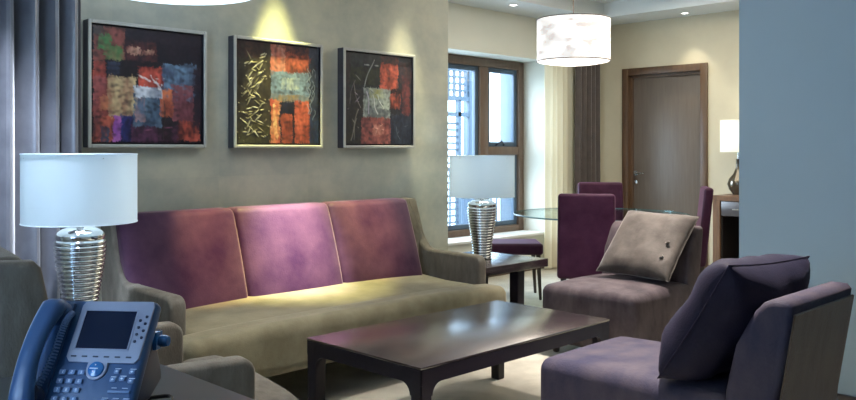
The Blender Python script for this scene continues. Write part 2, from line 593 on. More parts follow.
win = thing('window_1', None, None)
win['kind'] = 'structure'
obj('window_frame', frame_rect(5.0, 7.10, 0.365, 2.195, 5.63, 5.72, 0.085), M['win_wood'], win)
obj('mullion', bx(6.39, 6.52, 5.635, 5.715, 0.45, 2.11, r=0.004), M['win_wood'], win)
obj('transom', bx(6.52, 7.015, 5.635, 5.715, 1.20, 1.285, r=0.004), M['win_wood'], win)
s1 = obj('sash', frame_rect(6.52, 7.015, 1.285, 2.11, 5.66, 5.70, 0.05), M['ext_blue'], win, label='blue-grey metal sash frame')
obj('pane', bx(6.57, 6.965, 5.678, 5.682, 1.335, 2.06), M['glass'], s1)
s2 = obj('sash', frame_rect(6.52, 7.015, 0.45, 1.20, 5.66, 5.70, 0.05), M['ext_blue'], win, label='blue-grey metal sash frame')
obj('pane', bx(6.57, 6.965, 5.678, 5.682, 0.50, 1.15), M['glass'], s2)
s3 = obj('sash', frame_rect(5.085, 6.39, 0.45, 2.11, 5.66, 5.70, 0.05), M['ext_blue'], win, label='blue-grey metal sash frame')
obj('pane', bx(5.135, 6.34, 5.678, 5.682, 0.50, 2.06), M['glass'], s3)
obj('window_sill', bx(4.98, 7.107, 5.31, 5.63, 0.36, 0.385, r=0.005), M['white_trim'], win)
t_ = tube([(6.66, 5.655, 1.30), (6.66, 5.635, 1.31), (6.72, 5.625, 1.345), (6.78, 5.635, 1.31), (6.78, 5.655, 1.30)], 0.008)
obj('window_handle', t_, M['ph_dark'], win)

# outside: lattice screen, balcony post, railing
ls = thing('lattice_screen', 'grey-blue outdoor lattice screen with square grid over slats, outside the window', 'screen', (0, 6.9, 0))
fr = frame_rect(6.50, 7.66, 0.0, 2.62, -.03, .03, 0.07)
obj('screen_frame', fr, M['ext_blue'], ls)
b_ = bmesh.new()
for k in range(10):
    x = 6.60 + k * 0.105
    bx(x, x + 0.030, -.015, .015, 1.90, 2.55, bm=b_)
for k in range(7):
    z = 1.965 + k * 0.082
    bx(6.57, 7.59, -.02, .02, z, z + 0.022, bm=b_)
obj('grid', b_, M['ext_blue'], ls, smooth=False)
b_ = bmesh.new()
bx(6.57, 7.59, -.025, .025, 1.85, 1.905, bm=b_)
bx(6.57, 7.59, -.025, .025, 1.66, 1.71, bm=b_)
bx(7.40, 7.45, -.025, .025, 0.05, 1.86, bm=b_)
for k in range(19):
    z = 0.12 + k * 0.08
    bx(6.57, 7.41, -.015, .015, z, z + 0.026, bm=b_)
obj('slat_panel', b_, M['ext_blue'], ls, smooth=False)
tag(obj('balcony_post', bx(7.70, 7.83, 6.95, 7.08, 0.0, 3.0, r=.01), M['ext_blue']), 'tall square blue-grey balcony post outside the window', 'post')
tag(obj('balcony_post', bx(8.50, 8.80, 6.95, 7.15, 0.0, 3.0, r=.01), M['ext_blue']), 'wide blue-grey balcony post seen at the right edge of the glass', 'post')
rl = thing('balcony_railing', 'blue-grey balcony railing with thin upright bars below the window view', 'railing', (0, 7.3, 0))
b_ = bx(5.4, 9.9, -.03, .03, 0.98, 1.03, r=.005); bx(5.4, 9.9, -.02, .02, 0.08, 0.12, bm=b_)
for x in (5.42, 6.9, 8.4, 9.85): bx(x, x + .04, -.02, .02, 0.0, .98, bm=b_)
obj('rail', b_, M['ext_blue'], rl)
for k in range(38):
    x = 5.5 + k * 0.115
    obj('baluster', bx(x, x + 0.022, -.011, .011, 0.11, 0.99), M['ext_blue'], rl, smooth=False)
struct('trim_2', bx(4.0, 10.5, 5.78, 7.6, -0.12, -0.0), M['ext_white'], label='balcony floor outside the window')

# curtained window (window_2) and side window (window_3)
win2 = thing('window_2', None, None); win2['kind'] = 'structure'
f_ = frame_rect(0.25, 1.45, 0.3, 2.45, 4.2, 4.28, 0.07); bx(0.82, 0.88, 4.2, 4.28, 0.37, 2.38, bm=f_)
obj('window_frame', f_, M['win_wood'], win2)
obj('pane', bx(0.32, 0.82, 4.238, 4.242, 0.37, 2.38), M['glass'], win2)
obj('pane', bx(0.88, 1.38, 4.238, 4.242, 0.37, 2.38), M['glass'], win2)
win3 = thing('window_3', None, None, (-1.6, 0.5, 0), R(90)); win3['kind'] = 'structure'
f_ = frame_rect(0, 1.4, 0.45, 2.5, 0.03, 0.11, 0.07); bx(.67, .73, 0.03, 0.11, 0.52, 2.43, bm=f_)
obj('window_frame', f_, M['win_wood'], win3)
obj('pane', bx(0.07, .67, 0.068, 0.072, 0.52, 2.43), M['glass'], win3)
obj('pane', bx(.73, 1.33, 0.068, 0.072, 0.52, 2.43), M['glass'], win3)

# ------------------------------------------------------------------ entrance door (door_1)
d1 = thing('door_1', None, None, (7.95, 4.4325, 0)); d1['kind'] = 'structure'
yw = 0.4925
b_ = bmesh.new()
bx(-0.025, 0.15, -yw, -yw + 0.075, 0, 2.135, r=0.004, bm=b_)
bx(-0.025, 0.15, yw - 0.075, yw, 0, 2.135, r=0.004, bm=b_)
bx(-0.025, 0.15, -yw + 0.075, yw - 0.075, 2.06, 2.135, r=0.004, bm=b_)
bx(0.03, 0.06, -yw + 0.07, -yw + 0.10, 0, 2.06, bm=b_)
bx(0.03, 0.06, yw - 0.10, yw - 0.07, 0, 2.06, bm=b_)
bx(0.03, 0.06, -yw + 0.07, yw - 0.07, 2.03, 2.06, bm=b_)
obj('door_frame', b_, M['oak'], d1)
dl = obj('door_leaf', bx(0.055, 0.1, -yw + 0.08, yw - 0.08, 0.008, 2.05, r=0.003), M['door'], d1)
b_ = tube([(0.055, 0.36, 1.0), (0.0, 0.36, 1.0), (-0.01, 0.345, 1.0), (-0.012, 0.23, 1.0)], 0.010, 10)
merge(b_, lathe([(0.026, 0), (0.026, 0.01)], 24), Matrix.Translation((0.055, 0.36, 1.0)) @ Matrix.Rotation(R(-90), 4, 'Y'))
obj('door_handle', b_, M['steel'], dl)
obj('lock', merge(bmesh.new(), lathe([(0.024, 0), (0.024, 0.014), (0.01, 0.018)], 24), Matrix.Translation((0.055, 0.36, 0.90)) @ Matrix.Rotation(R(-90), 4, 'Y')), M['steel'], dl)
for z in (0.28, 1.50, 1.86):
    obj('hinge', lathe([(0.008, 0), (0.008, 0.11)], 12, center=(0.035, -yw + 0.083, z)), M['steel'], d1)


# ------------------------------------------------------------------ paintings
def lin(c):
    return tuple(((v / 255) / 12.92 if v / 255 <= 0.04045 else ((v / 255 + 0.055) / 1.055) ** 2.4) for v in c)


def painting(x0, x1, regions, strokes, label, base, seedv):
    W = x1 - x0
    z0, z1 = 1.262, 1.900
    H = z1 - z0
    t = thing('framed_painting', label, 'painting', ((x0 + x1) / 2, 4.15, z0), 0, 'abstract paintings over the sofa')
    fw = 0.018
    # floater frame: light face, dark side
    b_ = frame_rect(-W / 2, W / 2, 0, H, -0.068, -0.058, fw)
    fo = obj('frame', b_, M['frame_silver'], t, smooth=False)
    b_ = frame_rect(-W / 2 + .0005, W / 2 - .0005, 0.0005, H - .0005, -0.058, -0.001, fw * .7)
    obj('frame_side', b_, M['frame_dark'], t, label='dark side of the frame', smooth=False)
    obj('backing', bx(-W / 2 + fw * .6, W / 2 - fw * .6, -0.03, -0.004, fw * .6, H - fw * .6), M['frame_gap'], t, smooth=False)
    # canvas: rectangle with relief, colours per vertex
    n = 150
    cw = W - 2 * fw - 0.018
    ch = H - 2 * fw - 0.018
    me = bpy.data.meshes.new('canvas')
    vs_, fs, cols = [], [], []
    segs = []
    for (a, b, c_, d_, wd, col) in strokes:
        segs.append((a, b, c_, d_, wd, lin(col)))
    bs = lin(base)
    rg = [(x, y, X, Y, lin(c1), lin(c2)) for (x, y, X, Y, c1, c2) in regions]
    for j in range(n + 1):
        for i in range(n + 1):
            u, v = i / n, j / n            # v down from the top
            wu = u + noise.noise(Vector((u * 9, v * 9, seedv))) * 0.016 + noise.noise(Vector((u * 60, v * 30, seedv))) * 0.011 + random.gauss(0, .004)
            wv = v + noise.noise(Vector((u * 9, v * 9, seedv + 7))) * 0.016 + noise.noise(Vector((u * 60, v * 20, seedv))) * 0.015 + random.gauss(0, .005)
            k = 0.5 + 0.9 * noise.noise(Vector((u * 7, v * 7, seedv + 2)))
            col = [q * (0.7 + 0.6 * k) for q in bs]
            hgt = 0.0
            for (rx, ry, rX, rY, c1, c2) in rg:
                if rx <= wu <= rX and ry <= wv <= rY:
                    m = 0.5 + 1.1 * noise.noise(Vector((u * 11 + rx * 31, v * 8 + ry * 17, seedv + 5))) + 0.5 * noise.noise(Vector((u * 45, v * 16, seedv + rx)))
                    m = max(0, min(1, m))
                    cover = max(.35, min(1, .95 + 1.1 * noise.noise(Vector((u * 22 + rx * 9, v * 30, seedv + 21)))))
                    col = [col[q] * (1 - cover) + cover * (c1[q] * (1 - m) + c2[q] * m) for q in range(3)]
                    hgt = 0.0006
            sp = noise.noise(Vector((u * 30, v * 30, seedv + 11)))
            f = 1 + 0.35 * sp
            col = [q * f for q in col]
            for (a, b, c_, d_, wd, sc) in segs:
                dx, dy = c_ - a, d_ - b
                L2 = dx * dx + dy * dy
                tt = max(0, min(1, ((u - a) * dx + (v - b) * dy) / L2))
                px, py = a + dx * tt, b + dy * tt
                px += 0.012 * math.sin(tt * 5 + a * 20)
                dd = math.hypot(u - px, v - py)
                if dd < wd:
                    q_ = 1 - (dd / wd) ** 2
                    q_ *= 0.85
                    col = [col[q] * (1 - q_) + sc[q] * q_ for q in range(3)]
                    hgt += 0.002 * q_
            g_ = sum(col) / 3
            col = [(c0 * .8 + g_ * .2) * .85 for c0 in col]
            vs_.append((-cw / 2 + cw * u, -0.055 - hgt, H / 2 + ch / 2 - ch * v))
            cols.append((*[max(0, q) for q in col], 1))
    for j in range(n):
        for i in range(n):
            a = j * (n + 1) + i
            fs.append((a, a + n + 1, a + n + 2, a + 1))
    me.from_pydata(vs_, [], fs)
    at = me.color_attributes.new('paint', 'FLOAT_COLOR', 'POINT')
    for i, c_ in enumerate(cols):
        at.data[i].color = c_
    me.materials.append(M['paint'])
    bm = bmesh.new()
    bm.from_mesh(me)
    # give the canvas its stretched sides
    be = [e for e in bm.edges if e.is_boundary]
    r_ = bmesh.ops.extrude_edge_only(bm, edges=be)
    for v in r_['geom']:
        if isinstance(v, bmesh.types.BMVert):
            v.co.y = -0.03
    bmesh.ops.recalc_face_normals(bm, faces=bm.faces[:])
    bm.to_mesh(me)
    bm.free()
    o = bpy.data.objects.new('canvas', me)
    COL.objects.link(o)
    o.parent = t
    return t


pm = bpy.data.materials.new('oil_paint')
pm.use_nodes = True
_nt = pm.node_tree
_a = _nt.nodes.new('ShaderNodeAttribute')
_a.attribute_name = 'paint'
_nt.links.new(_a.outputs['Color'], _nt.nodes['Principled BSDF'].inputs['Base Color'])
_nt.nodes['Principled BSDF'].inputs['Roughness'].default_value = 0.42
M['paint'] = pm

RG1 = [
    (0, 0, .27, .32, (120, 60, 50), (150, 70, 60)), (.04, .06, .16, .20, (60, 140, 70), (90, 120, 60)),
    (.10, .16, .26, .28, (70, 120, 60), (130, 130, 70)), (.0, .0, .1, .08, (70, 60, 60), (100, 70, 60)),
    (.27, .10, .56, .28, (90, 35, 35), (50, 25, 40)), (.30, .16, .42, .22, (200, 150, 120), (150, 70, 60)), (.43, .18, .54, .22, (190, 140, 110), (110, 50, 50)),
    (.27, .0, 1, .10, (22, 22, 40), (40, 28, 44)), (.56, .10, 1, .3, (14, 16, 32), (34, 22, 40)),
    (.10, .28, .64, .43, (14, 12, 22), (30, 18, 30)), (.12, .30, .23, .41, (20, 30, 60), (50, 60, 90)),
    (.0, .30, .11, .44, (200, 70, 40), (160, 50, 40)), (.0, .44, .16, .78, (180, 80, 80), (150, 60, 50)), (.05, .6, .2, .72, (200, 110, 60), (180, 80, 70)),
    (.40, .33, .63, .52, (220, 70, 30), (130, 20, 20)),
    (.62, .28, .95, .62, (100, 140, 175), (60, 80, 110)),
    (.13, .42, .38, .78, (215, 185, 125), (180, 130, 90)),
    (.70, .47, .92, .80, (150, 80, 90), (110, 45, 60)),
    (.0, .78, .18, 1, (215, 90, 50), (110, 50, 60)), (.06, .86, .14, 1, (60, 80, 110), (90, 60, 80)),
    (.17, .76, .24, 1, (190, 90, 190), (150, 60, 170)), (.24, .76, .37, 1, (30, 40, 130), (16, 20, 60)),
    (.33, .84, .78, 1, (100, 40, 80), (60, 24, 50)), (.58, .80, .70, 1, (20, 16, 28), (40, 20, 30)),
    (.76, .80, .98, .98, (210, 75, 35), (90, 30, 30)),
    (.35, .50, .62, .86, (90, 120, 145), (50, 80, 110)), (.36, .50, .60, .60, (215, 220, 230), (150, 160, 180)), (.37, .6, .46, .82, (190, 130, 120), (90, 110, 140)),
    (.60, .52, .72, .76, (225, 110, 40), (150, 60, 30)), (.92, .3, 1, .85, (26, 24, 44), (50, 24, 40)),
]
ST1 = [(.38, .40, .50, .45, .012, (240, 240, 240)), (.44, .42, .60, .48, .010, (230, 230, 235)), (.52, .40, .58, .52, .008, (240, 235, 230)),
       (.36, .515, .6, .52, .012, (235, 240, 245)), (.46, .44, .62, .42, .007, (230, 210, 200)), (.57, .45, .62, .6, .007, (220, 225, 230)),
       (.63, .62, .63, .97, .006, (20, 14, 20)), (.4, .9, .7, .86, .008, (150, 60, 110))]
RG2 = [
    (0, 0, .39, 1, (70, 62, 44), (44, 38, 30)), (0, 0, .3, .15, (50, 34, 34), (80, 50, 40)), (0, .8, .4, 1, (74, 70, 40), (50, 44, 30)),
    (.39, .0, .57, .3, (200, 130, 105), (190, 90, 60)), (.57, .02, .90, .28, (190, 80, 40), (110, 45, 32)), (.57, .0, .9, .08, (60, 40, 50), (110, 60, 50)),
    (.39, .27, .92, .56, (120, 150, 175), (90, 110, 135)), (.52, .33, .75, .45, (180, 190, 170), (120, 140, 160)), (.39, .50, .9, .57, (150, 120, 70), (110, 120, 130)),
    (.39, .56, .52, 1, (225, 140, 70), (200, 70, 30)), (.42, .6, .47, .95, (240, 190, 110), (220, 110, 50)),
    (.50, .57, .70, 1, (30, 34, 60), (20, 22, 40)), (.52, .70, .66, 1, (185, 75, 35), (120, 45, 28)), (.69, .56, .88, 1, (220, 90, 40), (150, 55, 35)),
    (.87, .0, 1, .6, (34, 44, 66), (60, 70, 84)), (.88, .6, 1, 1, (24, 34, 60), (40, 60, 90)),
]
random.seed(11)
ST2 = []
for cx_, cy_ in ((.2, .2), (.22, .32), (.2, .45), (.18, .52), (.2, .68), (.22, .8), (.16, .88)):
    for k in range(6):
        a = random.uniform(-1.0, 1.0) + (PI if random.random() < .5 else 0)
        l_ = random.uniform(.12, .2)
        ox, oy = random.uniform(-.05, .05), random.uniform(-.04, .04)
        ST2.append((max(.02, cx_ + ox - math.cos(a) * l_), cy_ + oy - math.sin(a) * l_ * .8, min(.37, cx_ + ox + math.cos(a) * l_ * .8), cy_ + oy + math.sin(a) * l_ * .8, .0075, random.choice([(190, 180, 135), (215, 208, 170), (150, 140, 95)])))
for k in range(14):
    a = random.uniform(1.0, 2.2)
    x_, y_ = random.uniform(.86, .96), random.uniform(.25, .72)
    ST2.append((x_ - .03 * math.cos(a), y_ - .05, x_ + .04 * math.cos(a), y_ + .05, .005, (150, 165, 175)))
RG3 = [
    (0, 0, .5, .38, (50, 60, 58), (34, 36, 48)), (.05, .15, .5, .34, (60, 66, 48), (44, 46, 44)), (.0, .4, .3, 1, (52, 48, 52), (64, 60, 52)),
    (.5, .08, .78, .38, (215, 80, 40), (140, 50, 30)), (.5, .0, .8, .09, (60, 44, 50), (110, 56, 46)), (.64, .42, .82, .60, (200, 80, 45), (90, 34, 34)),
    (.80, .05, 1, .30, (56, 44, 56), (80, 48, 50)), (.84, .2, .97, .66, (130, 56, 56), (80, 36, 48)),
    (.64, .66, 1, 1, (30, 38, 60), (50, 60, 80)), (.68, .36, .84, .42, (34, 24, 36), (60, 30, 30)),
    (.25, .37, .66, .70, (170, 182, 165), (130, 140, 140)), (.34, .38, .55, .48, (160, 160, 90), (170, 180, 150)), (.36, .60, .66, .72, (90, 96, 100), (120, 130, 130)),
    (.22, .70, .66, 1, (180, 90, 80), (130, 60, 62)), (.4, .78, .56, .9, (210, 130, 110), (170, 90, 80)), (.0, .0, .06, .5, (60, 50, 56), (40, 40, 50)),
]
ST3 = [(.28, .12, .50, .12, .010, (175, 185, 180)), (.40, .06, .26, .36, .009, (165, 175, 170)), (.10, .22, .42, .44, .007, (140, 140, 130)),
       (.04, .40, .26, .50, .008, (165, 150, 160)), (.02, .62, .28, .42, .008, (150, 140, 150)), (.10, .34, .20, .60, .007, (150, 140, 130)),
       (.05, .70, .18, .82, .008, (160, 155, 135)), (.18, .62, .06, .96, .009, (160, 155, 135)), (.03, .5, .3, .56, .006, (150, 130, 150)),
       (.15, .72, .10, .95, .007, (140, 135, 115)), (.12, .3, .04, .56, .006, (130, 125, 125)), (.38, .46, .46, .66, .012, (215, 215, 210)), (.3, .42, .34, .66, .012, (200, 195, 210)),
       (.46, .45, .54, .6, .010, (210, 215, 200)), (.72, .9, .92, .78, .006, (90, 110, 125)), (.74, .8, .8, .95, .006, (90, 105, 120)),
       (.38, .82, .55, .84, .010, (225, 150, 130)), (.42, .88, .52, .78, .008, (220, 160, 140))]
painting(1.711, 2.366, RG1, ST1, 'abstract painting with blue-grey squares, orange and green patches, beside the curtain', (24, 20, 34), 1.3)
painting(2.537, 3.168, RG2, ST2, 'abstract painting with straw-like strokes left of an orange column, over sofa middle', (50, 44, 44), 4.1)
painting(3.331, 3.963, RG3, ST3, 'dark teal abstract painting with pale centre square and orange block, over sofa right end', (40, 44, 56), 8.8)


# ------------------------------------------------------------------ sofa and club armchair
def wing_profile(front, back, arm_z, top_z, y_top, rb=0.05, rake=0.14):
    """(y,z) outline of one side: wing at the back, curving down to the arm"""
    pts = [(front + 0.015, 0.18), (front, 0.22), (front, arm_z - rb)]
    for k in range(1, 6):
        a = R(180 - 90 * k / 5)
        pts.append((front + rb + rb * math.cos(a), arm_z - rb + rb * math.sin(a)))
    y_w = y_top - rake
    pts.append((y_w - 0.10, arm_z + 0.005))
    for k in range(1, 7):
        t = k / 6
        pts.append((y_w - 0.10 + 0.115 * t, arm_z + 0.005 + 0.10 * t * t))
    pts.append((y_top - 0.018, top_z - 0.02))
    pts.append((y_top, top_z))
    pts.append((back - 0.015, top_z + 0.004))
    pts.append((back, top_z - 0.02))
    pts.append((back - 0.02, 0.18))
    return pts


def settee(name, label, cat, loc, rz, width, panels, front_arm, seat_front, arm_z, top_z, back, seatmat, panelmat, sh=0.43, armt=0.10, rake=0.14, low=0.2, poff=0.085, prange=None, extra=None):
    """local: x across, -y front; y of outlines relative to loc"""
    t = thing(name, label, cat, loc, rz)
    hw = width / 2
    y_top = back - 0.10
    # base
    obj('base', bx(-hw + 0.03, hw - 0.03, front_arm + 0.04, back - 0.05, 0.17, 0.30, r=0.015), M['taupe'], t)
    # seat: one long cushion with a T-shaped front
    def dome(L):
        def f(x, y, z):
            k = max(0, z) / (0.12)
            u = abs(x) / (L / 2)
            return (x, y, z + min(1, k) * 0.022 * (1 - u ** 4) * (1 + math.sin(x * 5) * .05))
        return f
    depth = back - 0.12 - seat_front
    fr_d = front_arm - seat_front + 0.01
    bm = rbox(width + 0.01, fr_d + .04, sh - low, 0.055, 14, dome(width), (0, seat_front + (fr_d - .02) / 2, (sh + low) / 2))
    inner = width - 2 * armt + 0.01
    seatbm = rbox(inner, depth, sh - low, 0.055, 16, None, (0, 0, 0))
    for v in seatbm.verts:
        u = v.co.x / (inner / 2); w_ = v.co.y / (depth / 2)
        if v.co.z > 0:
            v.co.z += 0.030 * (1 - u ** 4) * (1 - (w_ - .1) ** 2 * .8) + 0.03 * max(0, w_)
        v.co += Vector((0, seat_front + depth / 2 + .012, (sh + low) / 2))
    merge(bm, seatbm)
    obj('seat', bm, seatmat, t, angle=60)
    # wings with arms
    prof = wing_profile(front_arm, back, arm_z, top_z, y_top, rake=rake)
    for s in (-1, 1):
        xa, xb = (-hw, -hw + armt) if s < 0 else (hw - armt, hw)
        ab = prism(prof, xa, xb, r=0.018, seg=3)
        if extra and s > 0:
            yw2 = y_top - rake
            merge(ab, prism([(yw2 - .012, .3), (yw2 - .012, arm_z + .09), (y_top - .002, top_z - .004), (back - .016, top_z), (back - .022, .3)], hw - armt - extra, hw - armt * .5, r=0.014, seg=3))
        obj('arm', ab, M['taupe'], t)
    # back shell behind the panels
    shell = prism([(y_top + 0.02, 0.2), (y_top + 0.04, top_z - 0.02), (back - 0.012, top_z - 0.015), (back - 0.03, 0.2)], -hw + 0.03, hw - 0.03, r=0.008)
    obj('back_shell', shell, M['taupe'], t)
    # back panels
    p0 = -width / 2 + armt * .72
    p1 = -p0
    if prange: p0, p1 = prange
    pw = (p1 - p0) / panels
    for k in range(panels):
        cx = p0 + pw * (k + 0.5)
        hgt = top_z - sh + 0.015
        def f(x, y, z, pw=pw, hgt=hgt):
            u = x / (pw / 2); v = z / (hgt / 2)
            front = 1 if y < 0 else 0
            yy = y - front * 0.030 * (1 - u ** 4) * (1 - v ** 2 * .7)
            yy += z * 0.32
            # slight bow of the panel: narrower towards the top
            return (x * (1 + 0.012 * (1 - v * v)), yy, z)
        pb = rbox(pw - 0.004, 0.13, hgt, 0.032, 12, f, (cx, y_top - poff, sh - 0.005 + hgt / 2))
        p = obj('back_panel', pb, panelmat, t, angle=60)
    for sx in (-1, 1):
        for yy in (front_arm + 0.04, back - 0.09):
            obj('leg', taper_leg(sx * (hw - 0.09), yy, 0.0, 0.18, 0.035, 0.05), M['legwood'], t)
    return t


SX0, SX1 = 1.775, 3.885
settee('sofa', 'long taupe and olive sofa with three purple velvet back panels along the wall', 'sofa',
       ((SX0 + SX1) / 2, 0, 0), 0, SX1 - SX0, 3, 3.37, 3.22, 0.60, 0.925, 4.10, M['olive'], M['purple'], armt=0.08, rake=0.10, prange=(1.80 - 2.83, 3.745 - 2.83), extra=0.055)
# club armchair facing +X : local -y -> +x means rz=+90; local (x,y) -> world (-y, x)
settee('club_armchair', 'taupe fabric club armchair with low arms beside the desk', 'armchair',
       (0.1103, 2.8464, 0), R(81), 0.74, 1, -1.45, -1.60, 0.59, 0.945, -0.70, M['taupe'], M['taupe'], armt=0.08, rake=0.08, poff=0.0)


# ------------------------------------------------------------------ coffee table and end tables
def low_table(name, label, x0, x1, y0, y1, h, ap, leg, topmat=None, group=None, curve=0.05):
    t = thing(name, label, 'table', ((x0 + x1) / 2, (y0 + y1) / 2, 0), 0, group)
    hx, hy = (x1 - x0) / 2, (y1 - y0) / 2
    obj('tabletop', bx(-hx, hx, -hy, hy, h - 0.010, h, r=0.002), topmat or M['darkwood_top'], t)
    def side(L, z1):
        """apron outline with rounded inner corners running down into the legs"""
        pts = [(-L, z1), (-L, z1 - ap), (-L + leg, z1 - ap - curve)]
        for k in range(0, 7):
            a = R(180 - 90 * k / 6)
            pts.append((-L + leg + curve + curve * math.cos(a), z1 - ap - curve + curve * math.sin(a)))
        for k in range(0, 7):
            a = R(90 - 90 * k / 6)
            pts.append((L - leg - curve + curve * math.cos(a), z1 - ap - curve + curve * math.sin(a)))
        pts += [(L - leg, z1 - ap - curve), (L, z1 - ap), (L, z1)]
        q = [pts[0]]
        for p in pts[1:]:
            if (Vector(p) - Vector(q[-1])).length > 1e-4: q.append(p)
        return q
    z1 = h - 0.010
    a_ = prism(side(hx - 0.002, z1), -hy + 0.002, -hy + 0.024, axis='Y')
    merge(a_, prism(side(hx - 0.002, z1), hy - 0.024, hy - 0.002, axis='Y'))
    merge(a_, prism(side(hy - 0.002, z1), -hx + 0.002, -hx + 0.024, axis='X'))
    merge(a_, prism(side(hy - 0.002, z1), hx - 0.024, hx - 0.002, axis='X'))
    obj('apron', a_, M['darkwood'], t, smooth=True, angle=25)
    for sx in (-1, 1):
        for sy in (-1, 1):
            cx, cy = sx * (hx - leg / 2 - .001), sy * (hy - leg / 2 - .001)
            obj('leg', taper_leg(cx, cy, 0, z1 - 0.002, leg * 0.86, leg), M['darkwood'], t)
    return t


low_table('coffee_table', 'dark glossy rectangular wooden coffee table in front of the sofa', 2.215, 3.515, 2.252, 2.975, 0.42, 0.060, 0.062)


def pedestal_table(label, x0, x1, y0, y1, h):
    t = thing('end_table', label, 'table', ((x0 + x1) / 2, (y0 + y1) / 2, 0))
    hx, hy = (x1 - x0) / 2, (y1 - y0) / 2
    obj('tabletop', bx(-hx, hx, -hy, hy, h - 0.055, h, r=0.003), M['darkwood_top'], t)
    for sx in (-1, 1):
        for sy in (-1, 1):
            obj('leg', taper_leg(sx * (hx - (.23 if sx > 0 else .08)), sy * (hy - .09), 0, h - 0.056, 0.07, 0.075), M['darkwood'], t)
    return t


pedestal_table('dark wood end table between the sofa and the window, lamp on it', 3.96, 4.645, 3.47, 4.12, 0.50)
pedestal_table('dark wood corner table hidden behind the desk phone, lamp on it', 1.12, 1.66, 3.16, 3.72, 0.522)


# ------------------------------------------------------------------ table lamps
def table_lamp(label, loc, power, color, shademat):
    t = thing('table_lamp', label, 'lamp', loc, 0, 'ribbed chrome table lamps')
    prof = [(0.066, 0.0), (0.068, 0.006)]
    z = 0.008
    n = 19
    key = [(0.0, .062), (.08, .067), (.17, .080), (.27, .096), (.33, .1015), (.36, .099)]
    def rad(zz):
        for (a, ra), (b, rb) in zip(key, key[1:]):
            if a <= zz <= b:
                s = (zz - a) / (b - a); return ra + (rb - ra) * s
        return key[-1][1]
    step = 0.350 / n
    for k in range(n):
        z0 = 0.008 + k * step
        for s, d_ in ((0.0, -0.0075), (0.16, -0.002), (0.34, 0.0012), (0.5, 0.0018), (0.66, 0.0012), (0.84, -0.001)):
            zz = z0 + s * step
            prof.append((rad(zz) + d_, zz))
    prof += [(0.094, 0.359)]
    for k in range(1, 9):
        a = R(90 * k / 8)
        prof.append((0.098 * math.cos(a) * .99 + 0.016 * math.sin(a), 0.362 + 0.050 * math.sin(a)))
    b_ = lathe(prof, 64)
    obj('base', b_, M['chrome'], t, label='ribbed chrome vase base', angle=50)
    obj('neck', lathe([(0.016, .41), (0.016, .50), (0.022, .505), (0.022, .56), (0.012, .565)], 20), M['steel'], t)
    r_ = 0.2235
    th = 0.003
    sh = lathe([(r_, .428), (r_, .713), (r_ - th, .713), (r_ - th, .428), (r_, .428)], 72, close=False)
    so = obj('lamp_shade', sh, shademat, t, label='white drum shade')
    rb = tube([(r_ * math.cos(a), r_ * math.sin(a),   .430) for a in [2 * PI * i / 60 for i in range(60)]], 0.0025, 6, cyclic=True)
    obj('shade_trim', rb, shademat, so)
    rb = tube([(r_ * math.cos(a), r_ * math.sin(a), .711) for a in [2 * PI * i / 60 for i in range(60)]], 0.0025, 6, cyclic=True)
    obj('shade_trim', rb, shademat, so)
    # spider ring
    sp = tube([(-r_, 0, .695), (r_, 0, .695)], 0.002, 6)
    tube([(0, -r_, .695), (0, r_, .695)], 0.002, 6, bm=sp)
    tube([(0, 0, .56), (0, 0, .695)], 0.004, 6, bm=sp)
    obj('shade_support', sp, M['steel'], t)
    obj('bulb', lathe([(0.012, .565), (0.03, .60), (0.034, .625), (0.025, .655), (0.004, .67)], 20), M['spot_bulb'], t)
    l = lamp('lamp_bulb_light', 'POINT', (loc[0], loc[1], loc[2] + .615), power, color, size=0.045)
    return t


M['spot_bulb'] = emit('bulb_glass', (1.0, 0.95, 0.88), 3.0)
table_lamp('large ribbed chrome lamp with bluish white drum shade behind the desk phone', (1.409, 3.442, 0.522), 8, (0.84, 0.94, 1.0), M['shade'])
table_lamp('ribbed chrome lamp with white drum shade on the end table by the window', (4.30, 3.775, 0.5), 4.5, (0.85, 0.93, 1.0), M['shade'])


# ------------------------------------------------------------------ slipper chairs and their pillows
def slipper_chair(label, loc, rz, wid, dep, fabric, rear, group):
    """faces local -y; origin at the front centre on the floor"""
    t = thing('slipper_chair', label, 'chair', loc, rz, group)
    hw = wid / 2
    def f(x, y, z):
        u = x / hw; v = (y) / (dep * .40)
        return (x, y, z + (0.022 * (1 - u ** 4) * (1 - min(1, v * v)) if z > 0 else 0))
    sd = dep * .80
    obj('seat', rbox(wid, sd, 0.35, 0.05, 12, f, (0, sd / 2, 0.07 + 0.175)), fabric, t, angle=60)
    # backrest: thick at the seat, thin at the top, leaning
    h = 0.765
    yb0, yb1 = dep * .79, dep * .93
    pts = [(dep - .23, .30), (dep - .225, .44), (dep - .19, .60), (dep - .125, .72), (dep - .095, h - 0.012), (dep - .07, h), (dep - .015, h), (dep, h - .018), (dep - 0.02, .60), (dep - .06, .40), (dep - .085, .08), (dep - .23, .08)]
    hb_ = hw * .93
    bm = prism(pts, -hb_, hb_, r=0.022, seg=3)
    obj('backrest', bm, fabric, t, angle=50)
    # rear cover
    pr = [(dep - .058 + .004, .385), (dep + .001, .725), (dep + .007, .722), (dep - .048, .385), (dep - .076, .09), (dep - .083, .09)]
    obj('rear_cover', prism(pr, -hb_ + .012, hb_ - .012, r=0.002, seg=1), rear, t, label='rear upholstery')
    for sx in (-1, 1):
        obj('leg', taper_leg(sx * (hw - .07), .08, 0, .085, .03, .042), M['legwood'], t)
        obj('leg', taper_leg(sx * (hw - .07), dep - .15, 0, .085, .03, .042), M['legwood'], t)
    return t


# middle chair faces -X : local -y -> -x  => rz = -90
slipper_chair('slate velvet slipper chair at the end of the coffee table, grey pillow on it', (4.12, 2.81, 0), R(-90), 0.67, 0.87, M['slate'], M['slate'], 'slipper chairs around the coffee table')
